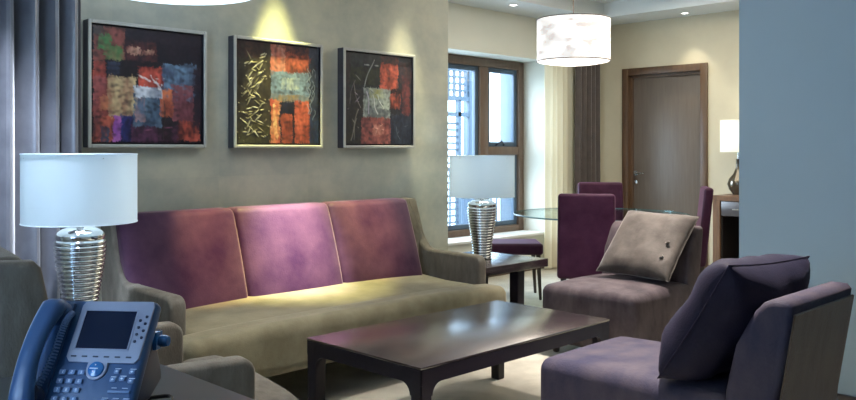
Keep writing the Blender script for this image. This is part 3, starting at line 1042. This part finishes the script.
# near chair faces +Y : rz = 180
slipper_chair('indigo velvet slipper chair in the foreground by the grey wall, dark pillow on it', (2.96, 2.045, 0), R(180), 0.61, 1.0, M['indigo'], M['brown_back'], 'slipper chairs around the coffee table')


def pillow(name, label, mtx, w_, h_, t_, m, sd, group, buttons=False):
    t = thing(name, label, 'pillow', (0, 0, 0), 0, group)
    t.matrix_world = mtx
    obj('cover', pillow_bm(w_, h_, t_, seedv=sd), m, t, angle=80)
    obj('piping', tube(pillow_edge(w_, h_), 0.0025, 6, cyclic=True), m, t)
    if buttons:
        for v in (-.14, -.03):
            kx, ky = w_ / 2 - .075, v
            b_ = lathe([(0.0, .010), (.010, .009), (.013, .004), (.013, 0)], 16, close=False)
            u = kx / (w_ / 2); vv = ky / (h_ / 2)
            kz = t_ / 2 * ((1 - u ** 4) * (1 - vv ** 4)) ** .55
            for q in b_.verts: q.co += Vector((kx, ky, kz + .004))
            obj('button', b_, m, t)
    return t


def frame_mtx(c, xa, ya):
    xa = Vector(xa).normalized()
    ya = Vector(ya)
    ya = (ya - xa * ya.dot(xa)).normalized()
    za = xa.cross(ya)
    m = Matrix((xa, ya, za)).transposed().to_4x4()
    m.translation = Vector(c)
    return m


# grey pillow: corners BL(4.52,2.985,.45) BR(4.52,2.487,.45) TL(4.87,2.985,.87)
pillow('throw_pillow', 'light taupe velvet pillow with buttons leaning on the middle slipper chair', frame_mtx((4.70, 2.735, 0.655), (0.03, -1, -0.03), (0.44, 0, 0.42)), 0.50, 0.53, 0.16, M['pillow_grey'], 2.0, 'throw pillows on the slipper chairs', buttons=True)
pillow('throw_pillow', 'midnight blue velvet pillow leaning on the foreground slipper chair', frame_mtx((2.92, 1.34, 0.65), (-1, 0.08, 0.03), (0, -0.25, 0.40)), 0.57, 0.50, 0.25, M['pillow_navy'], 5.0, 'throw pillows on the slipper chairs')


# ------------------------------------------------------------------ dining area
def dining_chair(label, loc, rz, h=0.95, wd=0.42):
    """origin under the backrest centre; backrest at y=0, seat towards +y"""
    t = thing('dining_chair', label, 'chair', loc, rz, 'plum dining chairs')
    hw = wd / 2
    def lean(x, y, z):
        return (x * (1 - .02 * (z / .3)), y - z * 0.10, z)
    obj('backrest', rbox(wd, 0.07, h - 0.34, 0.025, 8, lean, (0, 0, 0.34 + (h - 0.34) / 2)), M['plum'], t, angle=60)
    obj('seat', rbox(wd, 0.44, 0.11, 0.03, 8, None, (0, 0.245, 0.425)), M['plum'], t, angle=60)
    for sx in (-1, 1):
        obj('leg', taper_leg(sx * (hw - .04), 0.03, 0, .38, .028, .04, dy=-.03), M['legwood'], t)
        obj('leg', taper_leg(sx * (hw - .04), 0.42, 0, .38, .028, .04), M['legwood'], t)
    return t


# camera looks along +45 deg: local +y away from camera -> rz=-45
dining_chair('plum upholstered dining chair seen from behind at the glass table', (4.90, 3.33, 0), R(-55), .945, .40)
dining_chair('plum dining chair at the far side of the glass table, mostly hidden', (6.24, 4.09, 0), R(135), .965, .40)
dining_chair('plum dining chair at the right of the glass table, seen edge-on near the door', (6.23, 3.13, 0), R(32), .955, .40)

bn = thing('upholstered_bench', 'plum upholstered bench with tapered dark legs below the window', 'bench', (5.51, 4.51, 0), R(-45))
obj('seat', rbox(0.50, 0.42, 0.095, 0.025, 8, None, (0, 0, 0.425)), M['plum'], bn, angle=60)
for sx in (-1, 1):
    for sy in (-1, 1):
        obj('leg', taper_leg(sx * .21, sy * .17, 0, .38, .022, .036, dx=sx * .02), M['legwood'], bn)

tb = thing('dining_table', 'round glass dining table between the plum chairs', 'table', (5.60, 3.677, 0))
gt = obj('tabletop', lathe([(0.0001, .738), (.68, .738), (.68, .75), (.0001, .75)], 80, close=False), M['table_glass'], tb, label='clear round glass top')
ed = lathe([(.6802, .7382), (.6825, .741), (.6825, .747), (.6802, .7498)], 80, close=False)
obj('glass_rim', ed, M['glass_edge'], gt)
obj('pedestal', lathe([(.24, 0), (.24, .012), (.06, .03), (.045, .08), (.045, .70), (.09, .725), (.12, .737)], 40), M['darkwood'], tb)


def drum_pendant(name, label, x, y, z0, z1, r_, shade, diff, ceil_z, power, color, rimw=0.004):
    t = thing(name, label, 'lamp', (x, y, 0))
    o = obj('lamp_shade', lathe([(r_, z0), (r_, z1), (r_ - .004, z1), (r_ - .004, z0), (r_, z0)], 80, close=False), shade, t)
    for z in (z0, z1):
        rb = tube([(r_ * math.cos(a), r_ * math.sin(a), z) for a in [2 * PI * i / 72 for i in range(72)]], rimw, 6, cyclic=True)
        obj('rim', rb, M['rim'], o, label='thin dark rim')
    obj('diffuser', lathe([(r_ - .006, z0 + .004), (r_ * .96, z0 - .006), (r_ * .7, z0 - .02), (r_ * .3, z0 - .027), (.002, z0 - .029)], 72), diff, t)
    obj('cord', tube([(0, 0, z1 - .05), (0, 0, ceil_z - .015)], .004, 8), M['rim'], t)
    sp = tube([(-r_, 0, z1 - .01), (r_, 0, z1 - .01)], 0.0025, 6)
    tube([(0, -r_, z1 - .01), (0, r_, z1 - .01)], 0.0025, 6, bm=sp)
    obj('shade_support', sp, M['rim'], t)
    obj('canopy', lathe([(.055, ceil_z - .022), (.06, ceil_z - .002), (.01, ceil_z - .001)], 32), M['steel'], t)
    lamp('pendant_up_light', 'POINT', (x, y, z1 - .06), power, color, size=0.06)
    lamp('pendant_down_light', 'POINT', (x, y, z0 - .09), power * .6, color, size=0.06)
    return t


drum_pendant('drum_pendant', 'white drum pendant lamp with dark rims over the dining table', 5.40, 3.79, 1.945, 2.27, 0.285, M['capiz'], M['diffuser'], 2.78, 5, (1.0, 0.9, 0.76))
drum_pendant('drum_pendant', 'pendant drum lamp cut by the top edge over the sofa left end', 1.776, 3.316, 1.944, 2.30, 0.36, M['cool_shade'], M['cool_diffuser'], 2.78, 2, (0.8, 0.9, 1.0), rimw=.002)

# console table against the far wall, lamp on it
cs = thing('console_table', 'walnut console table with dark drawer against the far wall', 'console', (7.66, 3.03, 0))
b_ = bx(-.24, .24, -.6, .6, .775, .825, r=.003)
bx(-.24, .24, .53, .6, 0, .775, r=.003, bm=b_); bx(-.24, .24, -.6, -.53, 0, .775, r=.003, bm=b_)
bx(-.22, .22, -.53, .53, .05, .09, bm=b_)
obj('body', b_, M['console'], cs, smooth=False)
obj('back_panel', bx(.20, .225, -.53, .53, .09, .775), M['blackin'], cs, smooth=False)
obj('side_lining', bx(-.215, .2, .515, .53, .09, .62), M['blackin'], cs, smooth=False)
dr = obj('drawer', bx(-.23, .16, -.5, .525, .635, .77, r=.003), M['drawer'], cs)
obj('handle', tube([(-.23, .40, .70), (-.252, .40, .70), (-.252, .25, .70), (-.23, .25, .70)], .005, 8), M['steel'], dr)

tl = thing('glass_table_lamp', 'small lamp with white rectangular-looking shade on the walnut console', 'lamp', (7.68, 3.50, .825))
obj('base', lathe([(.05, 0), (.055, .01), (.085, .05), (.10, .10), (.085, .15), (.045, .20), (.022, .26), (.02, .33), (.026, .34)], 40), mat('smoked_glass', (0.10, 0.085, 0.06), 0.06, metal=.5, coat=.5), tl)
obj('neck', lathe([(.01, .34), (.01, .50)], 12), M['steel'], tl)
obj('lamp_shade', lathe([(.165, .405), (.165, .71), (.162, .71), (.162, .405), (.165, .405)], 60, close=False), M['shade_warm'], tl)
sp = tube([(-.163, 0, .49), (.163, 0, .49)], 0.002, 6)
obj('shade_support', sp, M['steel'], tl)
lamp('console_bulb_light', 'POINT', (7.68, 3.50, .825 + .58), 1.6, (1.0, .95, .85), size=.04)

# curtains
tag(obj('satin_curtain', curtain_bm(0.55, 1.575, 0.02, 2.74, 3.90, 11, 0.075, seedv=2.0), M['sheer']), 'shiny grey-blue curtain in deep folds behind the large lamp', 'curtain')
tag(obj('drape', curtain_bm(1.56, 1.655, 0.02, 2.74, 4.04, 2, 0.02, seedv=5.0), M['dark_drape']), 'narrow dark drape between the sheer curtain and the first painting', 'curtain')
tag(obj('sheer_curtain', curtain_bm(6.93, 7.42, 0.02, 2.62, 5.22, 5, 0.035, seedv=9.0), M['cream_sheer']), 'cream sheer curtain hanging right of the dining window', 'curtain')
tag(obj('drape', curtain_bm(7.30, 7.74, 0.02, 2.62, 5.10, 5, 0.04, seedv=3.0, flare=.12), M['drape']), 'brown drape hanging in the corner beside the cream sheer', 'curtain')
tag(obj('curtain_rod', tube([(0.2, 4.04, 2.755), (1.75, 4.04, 2.755)], .012, 10), M['steel']), 'steel curtain rod above the sheer curtain beside the paintings', 'curtain rod')


# downlights
def downlight(x, y, z, power, color, ang, label, blend=0.5, tilt=(0, 0)):
    t = thing('downlight', label, 'light', (x, y, z), 0, 'recessed ceiling downlights')
    obj('trim_ring', lathe([(.032, -.001), (.034, -.005), (.048, -.005), (.05, -.0005), (.032, -.0005)], 32, close=False), M['white_trim'], t)
    obj('lens', lathe([(.033, -.002), (.001, -.0025)], 32), M['spotglow'], t)
    spot(x, y, z - .02, power, color, ang, blend, tilt=tilt)


downlight(6.16, 5.01, 2.63, 14, (1.0, .93, .80), 75, 'recessed downlight above the dining window')
downlight(7.74, 4.08, 2.63, 14, (1.0, .90, .70), 70, 'recessed downlight above the wooden door')
downlight(2.86, 3.97, 2.78, 460, (.98, .92, .34), 33, 'recessed downlight over the middle painting', .6)
downlight(2.30, 3.30, 2.78, 420, (1.0, .66, .28), 17, 'recessed downlight over the sofa left part', 1.0, (R(16), 0))
downlight(2.80, 3.25, 2.78, 1200, (1.0, .87, .80), 21, 'recessed downlight over the sofa middle', 1.0, (R(16), 0))
downlight(3.36, 3.30, 2.78, 420, (1.0, .66, .30), 17, 'recessed downlight over the sofa right part', 1.0, (R(17), 0))
downlight(3.90, 3.95, 2.78, 160, (1.0, .93, .62), 36, 'recessed downlight over the right painting', .7)

downlight(1.10, 3.20, 2.78, 420, (.78, .86, 1.0), 44, 'unseen added downlight in front of the grey-blue curtain', .8, (R(14), 0))  # out-of-view lamp added to brighten the curtain's fold crests
downlight(4.45, 2.75, 2.78, 480, (1.0, .90, .82), 50, 'unseen added downlight over the middle slipper chair', .8)  # out-of-view lamp added to light the seat from above
downlight(2.95, 1.65, 2.78, 800, (1.0, .88, .78), 50, 'unseen added downlight over the foreground slipper chair', .8)  # added above the frame for a top-lit near chair
downlight(2.10, 2.55, 2.78, 160, (1.0, .93, .85), 70, 'unseen added downlight over the left end of the coffee table', .8)  # extra unseen lamp for the coffee table and floor


# ------------------------------------------------------------------ desk and phone
dk = thing('desk', 'dark lacquered desk at the bottom left under the phone', 'desk', (0.12, 1.40, 0))
obj('desktop', bx(-.9, .813, -.5, .55, .715, .75, r=.004), M['desk'], dk)
for sx, sy in ((-.84, -.44), (.753, -.44), (-.84, .49), (.753, .49)):
    obj('leg', bx(sx - .03, sx + .03, sy - .03, sy + .03, 0, .715, r=.004), M['desk'], dk)
obj('modesty_panel', bx(-.81, .72, .46, .48, .25, .715), M['desk'], dk)

# phone: panel frame with origin at the screen centre, u right, v up the slope, n out of the panel
YAW, SL = R(-51.1), R(54.8)
ph = thing('desk_phone', 'blue-grey office desk phone with screen, keypad and corded handset on the desk', 'phone', (0.7066, 1.598, 0.75), YAW)
ZC = 0.1464
PM = Matrix.Translation((0, 0, ZC)) @ Matrix.Rotation(SL, 4, 'X')


def pp(name, bm, m, parent=ph, label=None, **k):
    bmesh.ops.transform(bm, matrix=PM, verts=bm.verts[:])
    return obj(name, bm, m, parent, label, **k)


# housing: wedge shape in side view; panel plate
v_bot, v_top = -0.165, 0.066
plate = bx(-.142, .087, v_bot, v_top, -.034, -.004, r=.010, seg=3)
body = pp('body', plate, M['ph_body'])
# foot stand behind
fs = prism([(-.06, .004), (.03, .004), (.085, .03), (.085, .045), (.05, .14), (-.02, .10)], -.10, .075, r=.006)
obj('foot_stand', fs, M['ph_dark'], ph)
kn = lathe([(.011, 0), (.012, .018), (.010, .024)], 20)
bmesh.ops.transform(kn, matrix=Matrix.Translation((.078, .055, .115)) @ Matrix.Rotation(R(90), 4, 'Y'), verts=kn.verts[:])
bx(.06, .084, .04, .070, .098, .135, r=.003, bm=kn)
obj('stand_button', kn, M['ph_blue'], ph)
# silver bezel with a rounded bottom tab around the button
bez = [(-.060, .060), (-.065, .051), (-.066, -.055), (-.058, -.065), (-.018, -.066)]
for k in range(0, 9):
    a = R(165 + 210 * k / 8)
    bez.append((.002 + .021 * math.cos(a), -.079 + .021 * math.sin(a)))
bez += [(.022, -.066), (.074, -.066), (.081, -.056), (.084, .052), (.079, .062)]
bzl = pp('bezel', prism(bez[::-1], -.004, .001, r=.0015, seg=2, axis='Z'), M['ph_silver'], angle=30)
sc = pp('screen', bx(-.0525, .0525, -.039, .0395, .001, .0018, r=.0004, seg=1), M['ph_screen'])
b_ = frame_rect(-.0555, .0555, -.042, .0425, .0008, .0022, .003)
b_ = bmesh.new()
for (a, b, c_, d_) in ((-.0555, -.0525, -.042, .0425), (.0525, .0555, -.042, .0425), (-.0525, .0525, .0395, .0425), (-.0525, .0525, -.042, -.039)):
    bx(a, b, c_, d_, .0006, .0028, bm=b_)
pp('screen_surround', b_, M['ph_silver'], bzl, smooth=False)
# line keys to the right of the screen: two slanted columns
for k in range(4):
    for s in range(2):
        u = .0635 + s * .0115
        v = .021 - k * .0145 + s * .008
        pp('line_key', lathe([(.0001, .0035), (.0022, .0035), (.0030, .0025), (.0030, .001)], 12, center=(u, v, 0), close=False), M['ph_dark'])
# soft keys
for k in range(6):
    u = -.056 + k * .0222
    pp('soft_key', bx(u, u + .011, -.0565, -.0535, .001, .003, r=.0008), M['ph_dark'])
nav = lathe([(.0001, .0075), (.010, .0065), (.0145, .004), (.0165, -.002)], 32, center=(.002, -.080, 0), close=False)
nv = pp('navigation_button', nav, M['ph_blue'], label='glossy blue round button')
b_ = bmesh.new()
bx(-.0075, .0085, -.0812, -.0792, .0068, .0082, bm=b_); bx(-.001, .001, -.0865, -.0845, .0065, .0078, bm=b_); bx(.001, .003, -.074, -.072, .0065, .0078, bm=b_)
pp('navigation_mark', b_, M['ph_print'], nv, smooth=False)
# keypad with printed digits
SEG = {'0': 'abcdef', '1': 'bc', '2': 'abged', '3': 'abgcd', '4': 'fgbc', '5': 'afgcd', '6': 'afgecd', '7': 'abc', '8': 'abcdefg', '9': 'abcdfg', '*': 'gx', '#': 'gy'}


def digit_bm(ch, cu, cv, n0, h=.0052, w_=.0030):
    bm = bmesh.new()
    s = .0007
    L = {'a': (-w_ / 2, w_ / 2, h / 2 - s, h / 2), 'd': (-w_ / 2, w_ / 2, -h / 2, -h / 2 + s), 'g': (-w_ / 2, w_ / 2, -s / 2, s / 2),
         'f': (-w_ / 2, -w_ / 2 + s, 0, h / 2), 'b': (w_ / 2 - s, w_ / 2, 0, h / 2), 'e': (-w_ / 2, -w_ / 2 + s, -h / 2, 0), 'c': (w_ / 2 - s, w_ / 2, -h / 2, 0),
         'x': (-s / 2, s / 2, -h / 2.6, h / 2.6)}
    segs = SEG[ch]
    if ch == '#':
        for r_ in ((-w_ / 2, w_ / 2, .0006, .0012), (-w_ / 2, w_ / 2, -.0012, -.0006), (-.0010, -.0004, -h / 2.4, h / 2.4), (.0004, .0010, -h / 2.4, h / 2.4)):
            bx(cu + r_[0], cu + r_[1], cv + r_[2], cv + r_[3], n0, n0 + .0003, bm=bm)
        return bm
    for q in segs:
        r_ = L[q]
        bx(cu + r_[0], cu + r_[1], cv + r_[2], cv + r_[3], n0, n0 + .0003, bm=bm)
    return bm


rows = ['123', '456', '789', '*0#']
for j, row in enumerate(rows):
    for i, ch in enumerate(row):
        u, v = -.0635 + i * .0190, -.086 - j * .0172
        k = pp('keypad_key', bx(u - .0068, u + .0068, v - .0050, v + .0050, -.0045, .0012, r=.002, seg=2), M['ph_key'])
        pp('key_digit', digit_bm(ch, u, v, .0012), M['ph_print'], k, smooth=False)
for (u, v) in ((.044, -.082), (.074, -.082), (.040, -.098), (.058, -.096), (.076, -.100), (.034, -.139), (.055, -.139), (.076, -.139)):
    k = pp('function_key', bx(u - .006, u + .006, v - .0042, v + .0042, -.0045, .0010, r=.002, seg=2), M['ph_key'])
    b_ = bx(u - .0025, u + .0025, v - .0006, v + .0006, .0010, .0013); bx(u - .0006, u + .0006, v - .002, v + .002, .0010, .0013, bm=b_)
    pp('key_symbol', b_, M['ph_print'], k, smooth=False)
    pp('key_caption', bx(u - .006, u + .006, v + .0058, v + .0068, -.0042, -.0034), M['ph_print'], smooth=False)
pp('volume_key', bx(.036, .080, -.1235, -.1185, -.0045, .0008, r=.002), M['ph_key'])
b_ = bx(.041, .051, -.1135, -.1125, -.0042, -.0034); bx(.062, .073, -.1135, -.1125, -.0042, -.0034, bm=b_)
pp('volume_caption', b_, M['ph_print'], smooth=False)

# cradle strip and handset (an object held by the phone: top level)
cr_ = bx(-.140, -.082, v_bot + .01, v_top - .01, -.006, .004, r=.003)
pp('cradle', cr_, M['ph_body'])
hs = thing('phone_handset', 'curved blue handset resting on the left of the desk phone', 'phone handset', (0.7066, 1.598, 0.75), YAW)
path, rad = [], []
N_ = 26
hb = bmesh.new()
rings = []
for i in range(N_ + 1):
    s = i / N_
    v = .046 - s * .215
    arch = math.sin(PI * s)
    n_ = .026 + .024 * arch ** .8
    wd = .024 - .005 * arch
    th = .020 - .007 * arch
    u = -.104 - .005 * arch
    ring = []
    for k in range(20):
        a = 2 * PI * k / 20
        ca, sa = math.cos(a), math.sin(a)
        x = u + wd * (abs(ca) ** .7) * (1 if ca > 0 else -1)
        z = n_ + th * (abs(sa) ** .8) * (1 if sa > 0 else -1)
        e = 1.0 if 0 < i < N_ else .75
        ring.append(hb.verts.new((u + (x - u) * e, v, n_ + (z - n_) * e)))
    rings.append(ring)
for a, b in zip(rings, rings[1:]):
    for k in range(20):
        hb.faces.new((a[k], a[(k + 1) % 20], b[(k + 1) % 20], b[k]))
hb.faces.new(rings[0]); hb.faces.new(rings[-1])
pp('handle', hb, M['ph_body'], hs, angle=60)
ec = lathe([(.026, -.001), (.024, .020), (.012, .026)], 28, center=(-.106, .030, .0042))
pp('earpiece', ec, M['ph_body'], hs)
mc = lathe([(.026, -.001), (.024, .020), (.012, .026)], 28, center=(-.106, -.142, .0042))
pp('mouthpiece', mc, M['ph_dark'], hs)
# coiled cord
ctrl = [(-.076, .030, .010), (-.078, .010, .020), (-.080, -.02, .020), (-.082, -.06, .018), (-.088, -.10, .017), (-.098, -.135, .020), (-.118, -.160, .030), (-.140, -.172, .034)]
def cr_spline(P, t):
    n = len(P) - 1
    x = t * n
    i = min(int(x), n - 1)
    f = x - i
    p0, p1, p2, p3 = (Vector(P[max(i - 1, 0)]), Vector(P[i]), Vector(P[i + 1]), Vector(P[min(i + 2, n)]))
    return 0.5 * ((2 * p1) + (-p0 + p2) * f + (2 * p0 - 5 * p1 + 4 * p2 - p3) * f * f + (-p0 + 3 * p1 - 3 * p2 + p3) * f ** 3)
pts = []
turns = 46
for i in range(turns * 8 + 1):
    t = i / (turns * 8)
    p = cr_spline(ctrl, t)
    tg = (cr_spline(ctrl, min(1, t + .01)) - cr_spline(ctrl, max(0, t - .01))).normalized()
    A = tg.cross(Vector((0, 0, 1))).normalized(); B = tg.cross(A)
    a = 2 * PI * i / 8
    pts.append(p + (A * math.cos(a) + B * math.sin(a)) * .0058)
pp('coiled_cord', tube(pts, .0013, 5), M['ph_key'], hs, label='pale coiled cord')
# cable behind the phone on the desk
cb = [(0.06, .03, .004), (.10, .04, .008), (.118, .03, .010), (.125, .01, .008), (.118, -.01, .005), (.09, -.015, .004)]
cbp = [cr_spline(cb, i / 30) for i in range(31)]
obj('cable', tube(cbp, .004, 8), M['black'], ph, label='black cable at the stand')
